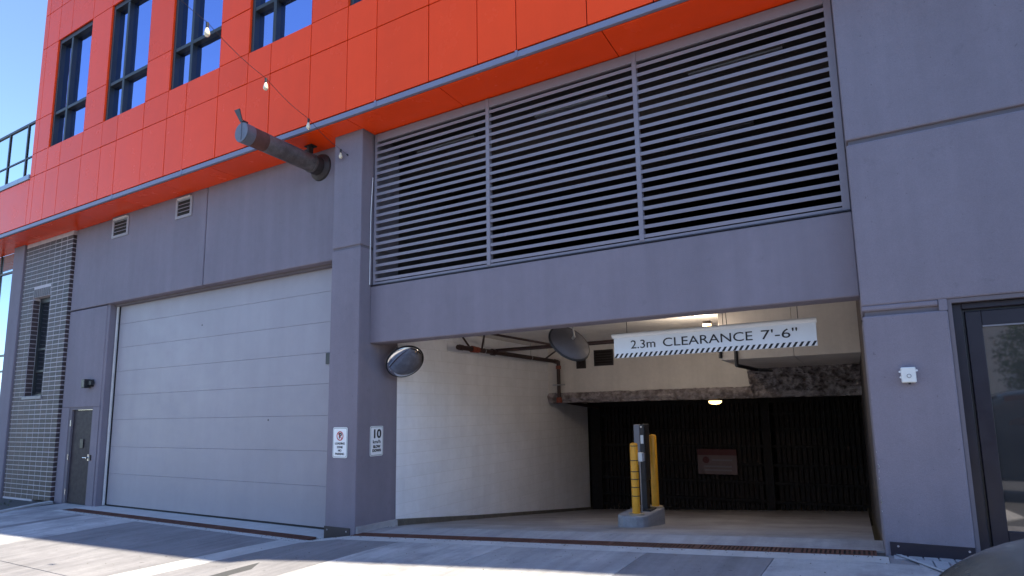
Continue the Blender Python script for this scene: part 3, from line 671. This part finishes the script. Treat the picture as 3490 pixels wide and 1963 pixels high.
for s_, z in (('LOADING', -.015), ('ZONE', -.070), ('NO', -.122), ('PARKING', -.172)): text('lettering', s_, .046, INK, sg, Vector(o)+Vector((0,-.0072,z)), ax, ay, bold=.0012)
o = (-6.636, .183, 1.09); ax, ay = (0,1,0), (0,0,1)
sg = empty('speed_sign', o); tag(sg, 'white 10 km/h slow down sign on the shaded side of the pier', 'sign')
plate('sign_plate', .29, .462, .03, o, ax, ay, sg, WHITE, 0, .004); plate('sign_border', .272, .442, .026, o, ax, ay, sg, SIGNGRN, .004, .005); plate('sign_face', .255, .425, .022, o, ax, ay, sg, WHITE, .005, .006)
for s_, z, sz, b_, wd_ in (('10', .105, .185, .006, .165), ('km/h', -.012, .075, .001, .17), ('SLOW', -.088, .056, .003, None), ('DOWN', -.148, .056, .003, None)):
    text('lettering', s_, sz, INK, sg, Vector(o)+Vector((.0072,0,z)), ax, ay, bold=b_, width=wd_)
# clearance bar
y_ = .60; CB = empty('clearance_bar', (-1.56, y_, 2.19)); tag(CB, 'hanging white 2.3m clearance bar with black striped lower edge over the entrance', 'clearance sign')
box('sign_board', -2.785, -.315, y_, y_+.02, 2.19, 2.468, SIGNBAR, CB)
obj('top_tube', MB().cyl((-2.81, y_+.01, 2.49), (-.305, y_+.01, 2.49), .032, 16), WHITE, CB, smooth=True)
box('stripe_band', -2.785, -.315, y_-.0025, y_-.0005, 2.191, 2.248, WHITE, CB)
st_ = MB(); n_ = 37; p_ = 2.47/n_
for i in range(n_):
    xa = -2.785+p_*i; xb = xa+p_*.45; sh = p_*.55
    st_.add([(xa,y_-.004,2.191),(xb,y_-.004,2.191),(xb+sh if xb+sh < -.315 else -.315,y_-.004,2.247),(xa+sh,y_-.004,2.247)], [(0,1,2,3)])
obj('black_stripes', st_, INK, CB)
for s_, x0, x1 in (('2.3m', -2.545, -2.215), ('CLEARANCE', -2.115, -1.015), ("7'-6\"", -.915, -.515)):
    text('lettering', s_, .158, INK, CB, ((x0+x1)/2, y_-.004, 2.352), (1,0,0), (0,0,1), width=x1-x0)
for xa, xb in ((-1.352,-1.352),(-1.335,-1.305)): obj('hanger_wire', MB().cyl((xb, y_+.01, 2.51), (xa, y_+.01, 3.06), .004, 8), BLACK, CB)
for xa in (-2.6, -.5): obj('hanger_wire', MB().cyl((xa, y_+.01, 2.51), (xa, y_+.01, 3.06), .004, 8), BLACK, CB)
# convex mirrors
def mirror(name, c, n_, r_, label, bracket):
    n_ = Vector(n_).normalized(); t = empty(name, c); tag(t, label, 'mirror')
    dome = [(r_*math.cos(a), r_*.22*math.sin(a)) for a in [R(5*i) for i in range(18)]] + [(.002, r_*.22)]
    obj('mirror_face', MB().lathe([(r_*.97, .0)] + [(x*.97, h+.004) for x, h in dome], c, n_, 48), MIRR, t, smooth=True, angle=60)
    obj('rim', MB().lathe([(r_*.96,-.012),(r_*1.0,-.012),(r_*1.03,0),(r_*1.02,.012),(r_*.965,.016)], c, n_, 48), BLACK, t, smooth=True, angle=60)
    obj('back_shell', MB().lathe([(r_*.99,-.006),(r_*.8,-.035),(r_*.4,-.075),(.05,-.095),(.03,-.10)], c, n_, 48), MIRB, t, smooth=True, angle=50)
    c = Vector(c); k = c - n_*.10; b_ = MB().cyl(c-n_*.09, k-n_*.06, .022, 12)
    b_.cyl(k-n_*.05, Vector(bracket), .014, 10); obj('bracket', b_, CONDUIT, t, smooth=True)
    return t
v1 = Vector((.652,-.753,-.087)); q1 = (.44*cr - .90*cu); q1 = (q1 - v1*q1.dot(v1)).normalized()
mirror('convex_mirror', (-6.26, .40, 2.335), v1*.76 + q1*.65, .305, 'round convex traffic mirror facing out beside the white block wall', (-6.62, .62, 2.62))
v2 = (Vector((0,-6.909,1.5)) - Vector((-3.573,.877,2.478))).normalized(); q2 = (.56*cr + .83*cu); q2 = (q2 - v2*q2.dot(v2)).normalized()
mirror('convex_mirror', (-3.573, .877, 2.478), -(v2*.60 + q2*.80), .33, 'round mirror seen from its dark back, hanging behind the beam', (-3.52, .80, 3.05))
# sprinkler pipework
t = empty('sprinkler_pipe', (-6.4, 3.4, 2.72)); tag(t, 'dark red sprinkler pipe with orange couplings under the garage ceiling', 'pipe')
obj('main_pipe', MB().cyl((-6.4, 2.05, 2.72), (-6.4, 6.12, 2.72), .048, 16), PIPE, t, smooth=True)
obj('drop_pipe', MB().cyl((-6.30, 6.12, 2.72), (-6.30, 6.12, 1.78), .045, 16), PIPE, t, smooth=True)
obj('elbow', MB().cyl((-6.4, 6.08, 2.72), (-6.30, 6.12, 2.69), .055, 14), PIPE, t)
obj('low_pipe', MB().cyl((-6.30, 6.12, 1.75), (-6.30, 8.6, 1.58), .045, 14), PIPE, t, smooth=True)
obj('branch_pipe', MB().cyl((-6.4, 3.39, 2.76), (-3.3, 3.39, 2.76), .038, 14), PIPE, t, smooth=True)
obj('branch_pipe', MB().cyl((-6.0, 2.3, 2.99), (-5.05, 3.39, 2.78), .022, 10), PIPE, t, smooth=True)
for y, m_, r_ in ((2.55, COUP, .066), (2.68, COUP, .060), (3.28, PIPE, .068), (2.15, PIPE, .056)): obj('coupling', MB().cyl((-6.4, y-.05, 2.72), (-6.4, y+.05, 2.72), r_, 16), m_, t, smooth=True)
obj('coupling', MB().cyl((-6.30, 6.12, 1.70), (-6.30, 6.12, 1.83), .068, 16), COUP, t, smooth=True); obj('coupling', MB().cyl((-6.30, 6.12, 2.52), (-6.30, 6.12, 2.60), .062, 16), COUP, t, smooth=True)
obj('pipe_clamp', MB().box(-6.44, -6.16, 6.06, 6.18, 2.12, 2.145), CONDUIT, t)
for a, b in (((-6.45,2.2,2.99),(-6.4,2.45,2.74)), ((-5.95,2.3,3.05),(-6.36,2.80,2.74)), ((-5.2,4.6,3.05),(-6.36,5.55,2.74)), ((-5.0,3.39,2.78),(-5.0,3.39,3.05)), ((-6.4,4.9,2.74),(-6.4,4.9,3.05)), ((-6.4,2.95,2.74),(-6.4,2.95,3.05))):
    obj('hanger', MB().cyl(a, b, .02 if a[2] > 2.9 and b[2] < 2.9 else .007, 8), PIPE if a[2] > 2.9 else CONDUIT, t)
for y in (2.95, 4.9): obj('pipe_clamp', MB().cyl((-6.4, y-.012, 2.72), (-6.4, y+.012, 2.72), .053, 14), CONDUIT, t)
# conduits at the bulkhead
t = empty('conduit', (-1.6, 2.95, 2.1)); tag(t, 'thin black conduit bending down below the bulkhead behind the clearance bar', 'conduit')
cdm = MB().cyl((-1.845, 2.97, 2.75), (-1.845, 2.97, 2.30), .03, 10).cyl((-1.60, 2.96, 2.75), (-1.60, 2.96, 2.16), .03, 10).cyl((-1.60, 2.96, 2.17), (-1.42, 3.8, 2.14), .03, 10).cyl((-1.42, 3.8, 2.14), (-1.36, 5.4, 2.20), .03, 10); obj('conduit_run', cdm, BLACK, t, smooth=True)
# lit lamps
def lamp(name, c, s_, label, energy, lc):
    t = empty(name, c); tag(t, label, 'lamp'); c = Vector(c)
    obj('lamp_housing', MB().box(c.x-s_[0], c.x+s_[0], c.y-s_[1], c.y+s_[1], c.z+.02, c.z+.07), PIPEB, t, bevel=.01)
    obj('lamp_lens', MB().lathe([(s_[0]*.95,.02),(s_[0]*.9,-.02),(s_[0]*.6,-.05),(.01,-.06)], c, (0,0,1), 20), LAMPG, t, smooth=True, angle=60)
    L = bpy.data.lights.new(name+'_light', 'POINT'); L.energy = energy; L.color = (1, .86, .70); L.shadow_soft_size = .08; lo_ = bpy.data.objects.new(name+'_light', L); COL.objects.link(lo_); lo_.parent = t; lo_.location = Vector(lc)-c; WL[lo_.name] = Vector(lc)
lamp('bulkhead_lamp', (-2.03, 2.98, 2.86), (.07,.07), 'glowing warm lamp at the corner of the bulkhead above the clearance bar', 13, (-2.22, 2.95, 2.72))
lamp('ceiling_lamp', (-2.73, 6.75, 1.64), (.15,.10), 'glowing round ceiling lamp below the foam strip over the dark ramp', .35, (-2.73, 6.75, 1.50))
# ticket island, bollards, ticket machine
IX, IY = -3.02, 1.50
fz = g(IX, IY); it = g(IX, 1.45)+.155
t = tag(obj('ticket_island', MB().prism([(-3.19,1.58),(-3.15,1.47),(-3.06,1.42),(-2.86,1.44),(-2.78,1.50),(-2.75,1.62),(-2.74,2.45),(-2.84,2.56),(-3.06,2.56),(-3.19,2.4)], lambda u, v, k: (u, v, k), fz-.25, it), CONCM, None, bevel=.02, seg=2), 'low grey concrete island carrying the ticket machine and yellow bollards', 'kerb island')
def bollard(x, y, h, label, bands):
    t = empty('bollard', (x, y, it)); tag(t, label, 'bollard', 'yellow bollards on the ticket island')
    obj('post', MB().lathe([(.058,0),(.058,h-.03),(.050,h-.008),(.02,h)], (x, y, it), (0,0,1), 24), YEL, t, smooth=True)
    obj('base_flange', MB().cyl((x, y, it), (x, y, it+.02), .115, 24), mat('flange_tan', (.42,.33,.22), .7), t)
    for z in bands: obj('band', MB().cyl((x, y, it+z), (x, y, it+z+.012), .0605, 24), BLACK, t)
bollard(-2.92, 1.62, 1.03, 'front yellow bollard ringed with thin black bands on the ticket island', (.26,.385,.50,.61,.77,.98))
bollard(-2.855, 2.36, 1.12, 'rear yellow bollard half hidden behind the black ticket machine', ())
t = empty('ticket_machine', (-2.90, 2.0, it)); tag(t, 'slim ticket machine with grey side and black face between the two bollards', 'ticket machine')
box('cabinet', -3.035, -2.935, 1.98, 2.20, .66, 1.27, GREYM, t, bevel=.008); box('face_plate', -2.935, -2.86, 1.965, 2.21, .42, 1.275, BLACK, t, bevel=.008)
box('label_panel', -2.922, -2.876, 1.958, 1.9648, .98, 1.11, PLAST, t); obj('button', MB().cyl((-2.905,1.966,1.235),(-2.905,1.954,1.235),.016,12), CHROME, t)
box('pedestal', -2.96, -2.88, 2.02, 2.16, it, .63, BLACK, t); box('foot_plate', -3.05, -2.80, 1.92, 2.22, it, it+.025, BLACK, t)
jb = empty('junction_box', (-2.91, 1.66, it)); tag(jb, 'small grey junction box and conduit strapped behind the front bollard', 'box')
box('box_body', -2.862, -2.80, 1.62, 1.70, .74, .87, PLAST, jb, bevel=.004); obj('conduit', MB().cyl((-2.852, 1.67, it), (-2.852, 1.67, .74), .012, 10), CONDUIT, jb)
box('cover', -2.799, -2.775, 1.63, 1.69, .75, .86, GREYM, jb)
# sign on the inner gate
t = empty('gate_notice', (-3.17, 8.78, -.16)); tag(t, 'dim white notice with red header hanging on the dark inner gate', 'sign')
box('board', -3.66, -2.69, 8.76, 8.78, -.165, .46, mat('shaded_notice', (.17,.125,.13), .8), t); box('header_band', -3.66, -2.69, 8.755, 8.7585, .31, .459, mat('shaded_red', (.09,.022,.024), .7), t)  # notice colours darkened to stand in for the dim light on the ramp
obj('red_dot', MB().cyl((-3.45, 8.755, .19), (-3.45, 8.7585, .19), .085, 24), mat('shaded_red', (.09,.022,.024)), t)
for x0, x1, z in ((-3.30,-2.80,.19),(-3.5,-2.82,.03),(-3.5,-2.82,-.06)): box('print_line', x0, x1, 8.756, 8.7585, z-.02, z+.02, GREYM, t)
# photocell box on the right column
t = empty('sensor_box', (.47, -.24, 1.70)); tag(t, 'small white sensor box with a round button on the grey column', 'sensor')
box('casing', .412, .532, -.30, -.242, 1.703, 1.848, PLAST, t, bevel=.010, seg=2); ring('button_ring', .014, .019, (.474, -.3002, 1.765), (1,0,0), (0,0,1), t, GREYM, t1=.001)
obj('button', MB().cyl((.474, -.301, 1.765), (.474, -.306, 1.765), .012, 16), PLAST, t, smooth=True)
for x, z in ((.405, 1.808), (.540, 1.815), (.408, 1.755)): obj('lug', MB().cyl((x, -.262, z), (x, -.285, z), .010, 10), WHITE, t)
obj('cable_gland', MB().cyl((.475, -.275, 1.703), (.475, -.275, 1.685), .011, 10), BLACK, t)

# ------------------------------------------------------------------ car: lofted body, used for both cars
def car(name, loc, L, Wd, ht, paint, label, flip):
    t = empty(name, loc); tag(t, label, 'car'); lx, ly, lz = loc; hw = Wd/2
    def X(x): return lx + (-x if flip else x)
    # stations: x, half width scale, belt z, top z, roof half width scale
    stn = [(0,.84,.60,.70,.76),(.05,.93,.78,.85,.84),(.12,.96,.885,.945,.88),(.25,.98,.985,1.04,.90),(.45,.99,1.05,1.11,.90),(.9,1,1.10,1.17,.90),(1.28,1,1.11,1.19,.90),(1.95,1,1.04,ht,.74),(2.35,1,1.05,ht+.04,.73),(3.1,1,1.06,ht+.03,.73),(3.75,1,1.07,ht-.02,.72),(4.25,.99,1.07,1.30,.76),(4.45,.96,1.0,1.10,.80),(4.55,.90,.80,.92,.80)]
    k = L/4.55; prof = []; q = MB(); ring_ = []
    for x, ws, zb, zt, rs_ in stn:
        w_ = hw*ws; r_ = hw*rs_; e = max(.0, zt-zb)
        pt = [(0,.22),(w_*.86,.22),(w_*.97,.34),(w_,.60 if zb > .7 else .5),(w_*.985,zb*.93),(w_*.95,zb),(r_*1.02 + (w_*.95-r_*1.02)*.25, zb+e*.62),(r_*.93,zb+e*.90),(r_*.6,zb+e*.985),(0,zt)]
        ring_.append([(X(x*k), ly+y, lz+z) for y, z in pt] + [(X(x*k), ly-y, lz+z) for y, z in pt[-2:0:-1]])
    n = len(ring_[0]); v = [p for r_ in ring_ for p in r_]
    f = [(i*n+j, i*n+(j+1)%n, (i+1)*n+(j+1)%n, (i+1)*n+j) for i in range(len(ring_)-1) for j in range(n)] + [tuple(range(n)), tuple(range((len(ring_)-1)*n, len(ring_)*n))]
    bo = obj('body', MB().add(v, f), paint, t, smooth=True, angle=180)
    md = bo.modifiers.new('sub', 'SUBSURF'); md.levels = 2; md.render_levels = 2
    # glass: offset copies of the greenhouse faces
    def facepts(i, j): return Vector(ring_[i][j % n])
    def pane(nm, i0, i1, j0, j1, s0, s1):
        a, b, c, d = facepts(i0, j0), facepts(i1, j0), facepts(i1, j1), facepts(i0, j1); ctr = (a+b+c+d)/4
        out = (b-a).cross(d-a).normalized(); 
        if out.dot(ctr - Vector((lx + (-2.3 if flip else 2.3)*k, ly, lz+.9))) < 0: out = -out
        pts_ = [ctr+(p-ctr)*s0+out*.012 for p in (a, b, c, d)]
        obj(nm, MB().add(pts_+[p-out*.02 for p in pts_], [(0,1,2,3),(4,5,6,7),(0,1,5,4),(1,2,6,5),(2,3,7,6),(3,0,4,7)]), CARG, t)
    for j0, j1 in ((5, 7), (n-5, n-7)):
        for i in (7, 8, 9): pane('side_window', i, i+1, j0, j1, .86, 1)
    pane('windshield', 6, 7, 7, n-7, .88, 1); pane('rear_window', 10, 11, 7, n-7, .86, 1)
    for x in (.82, 3.62):
        for s_ in (1, -1):
            y = ly+s_*(hw-.10); wv = obj('wheel', MB().lathe([(.20,-.11),(.31,-.115),(.335,-.07),(.335,.07),(.31,.115),(.20,.11)], (X(x*k), y, lz+.335), (0,1,0), 28), TYRE, t, smooth=True)
            obj('rim', MB().lathe([(.215,.0),(.205,.012),(.06,.03),(.02,.032)], (X(x*k), y+s_*.105, lz+.335), (0,s_,0), 24), RIM, wv, smooth=True)
    for s_ in (1, -1):
        obj('headlight', MB().lathe([(.10,.0),(.085,.03),(.02,.05)], (X(.10*k), ly+s_*hw*.66, lz+.72), (1 if flip else -1, s_*.4, .3), 20), LENS, t, smooth=True)
        obj('wing_mirror', MB().lathe([(.03,0),(.085,.03),(.09,.10),(.06,.16)], (X(1.62*k), ly+s_*(hw*.95), lz+1.08), (0,s_,.1), 14), paint, t, smooth=True)
    box('grille', min(X(.0), X(.05)), max(X(.0), X(.05)), ly-.5, ly+.5, lz+.42, lz+.60, BLACK, t)
    return t
car('parked_car', (.03, -5.60, .07), 4.6, 1.90, 1.62, CARP, 'dark slate car whose bonnet corner shows at the lower right', False)
car('parked_car', (9.2, -13.6, -.03), 4.6, 1.82, 1.50, CARW, 'white car parked across the lane, seen only reflected in the door glass', True)
# opposite side of the lane (seen in reflections)
ob = empty('opposite_building', (4, -19, 0)); tag(ob, 'plain grey building across the lane, seen only in reflections', 'building')
box('wall', -14, 22, -24, -19, -.6, 6.5, OPP, ob)
for x in (-11, -7, -3, 1, 5, 9, 13, 17):
    wv = obj('window', MB().box(x, x+1.5, -19.0, -18.96, 1.0, 2.9), FRAME, ob); box('pane', x+.08, x+1.42, -18.958, -18.95, 1.08, 2.82, CARG, wv)
tr = empty('street_tree', (5.2, -16.2, -.05)); tag(tr, 'young leafy tree across the lane, seen only reflected in the door glass', 'tree')
trk = MB().cyl((5.2,-16.2,-.1), (5.25,-16.2,1.6), .09, 10, .07).cyl((5.25,-16.2,1.55), (5.1,-16.1,3.4), .07, 8, .03)
for i in range(9):
    a = 2.4*i; z = 1.5+.2*i; trk.cyl((5.2,-16.2,z), (5.2+.9*math.cos(a), -16.2+.9*math.sin(a), z+.7), .03, 6, .01)
obj('trunk', trk, BARK, tr)
lf = MB()
for i in range(2600):
    u = Vector((random.gauss(0,1), random.gauss(0,1), random.gauss(0,1))).normalized()*random.uniform(.4,1)**.5
    p = Vector((5.2+1.25*u.x, -16.2+1.25*u.y, 2.9+1.5*u.z)) + Vector((random.gauss(0,.1),)*3)
    a = Vector((random.gauss(0,1), random.gauss(0,1), random.gauss(0,1))).normalized(); b = a.orthogonal().normalized(); s_ = random.uniform(.05,.09)
    lf.add([p-a*s_, p+b*s_*.5, p+a*s_, p-b*s_*.5], [(0,1,2,3)])
stuff(obj('crown', lf, LEAF, tr))
# weeds in the planting bed
WLAB = ['weed tuft in the soil, %s from the kerb below the brick pier' % s_ for s_ in ('nearest', 'second', 'third', 'fourth', 'farthest')]
for i in range(5):
    x, y = -16.45-.42*i+random.uniform(-.1,.1), -.25-random.uniform(0,.5); wm = MB()
    for k in range(28):
        a = random.uniform(0, 6.28); e = random.uniform(.5, 1.3); l_ = random.uniform(.06,.16); d = Vector((math.cos(a)*math.cos(e), math.sin(a)*math.cos(e), math.sin(e))); p = Vector((x, y, -.46)); sd = d.cross(Vector((0,0,1))).normalized()*.012
        wm.add([p-sd*.3, p+sd*.3, p+d*l_*.6+sd, p+d*l_, p+d*l_*.6-sd], [(0,1,2,3,4)])
    tag(obj('weed', wm, LEAF), WLAB[i], 'weed', 'weeds in the planting bed')

gt = MB()
def pebble(x, y, r_):
    z = g(x, y)+.004; a = random.uniform(0, 6.28); q = [(x+r_*math.cos(a+2*math.pi*i/5)*random.uniform(.7,1.2), y+r_*math.sin(a+2*math.pi*i/5)*random.uniform(.7,1.2), z) for i in range(5)]
    gt.add(q+[(x, y, z+r_*random.uniform(.5,.9))], [(i, (i+1)%5, 5) for i in range(5)])
for i in range(420):
    x = random.uniform(-14.5, .1); y = -.46-abs(random.gauss(0, .06)) if x < -7.4 else -.345-abs(random.gauss(0, .06)); pebble(x, y, random.uniform(.003, .011))
for i in range(260): pebble(random.uniform(-13, .3), random.uniform(-2.6, -.5), random.uniform(.003, .009))
for i in range(120): pebble(-6.58+abs(random.gauss(0,.04)), random.uniform(.3, 4), random.uniform(.004, .012))
gto = stuff(obj('grit', gt, STAIN, None, (0,0,0))); gto['label'] = 'fine dark grit and debris along the drains and slabs'; gto['category'] = 'grit'
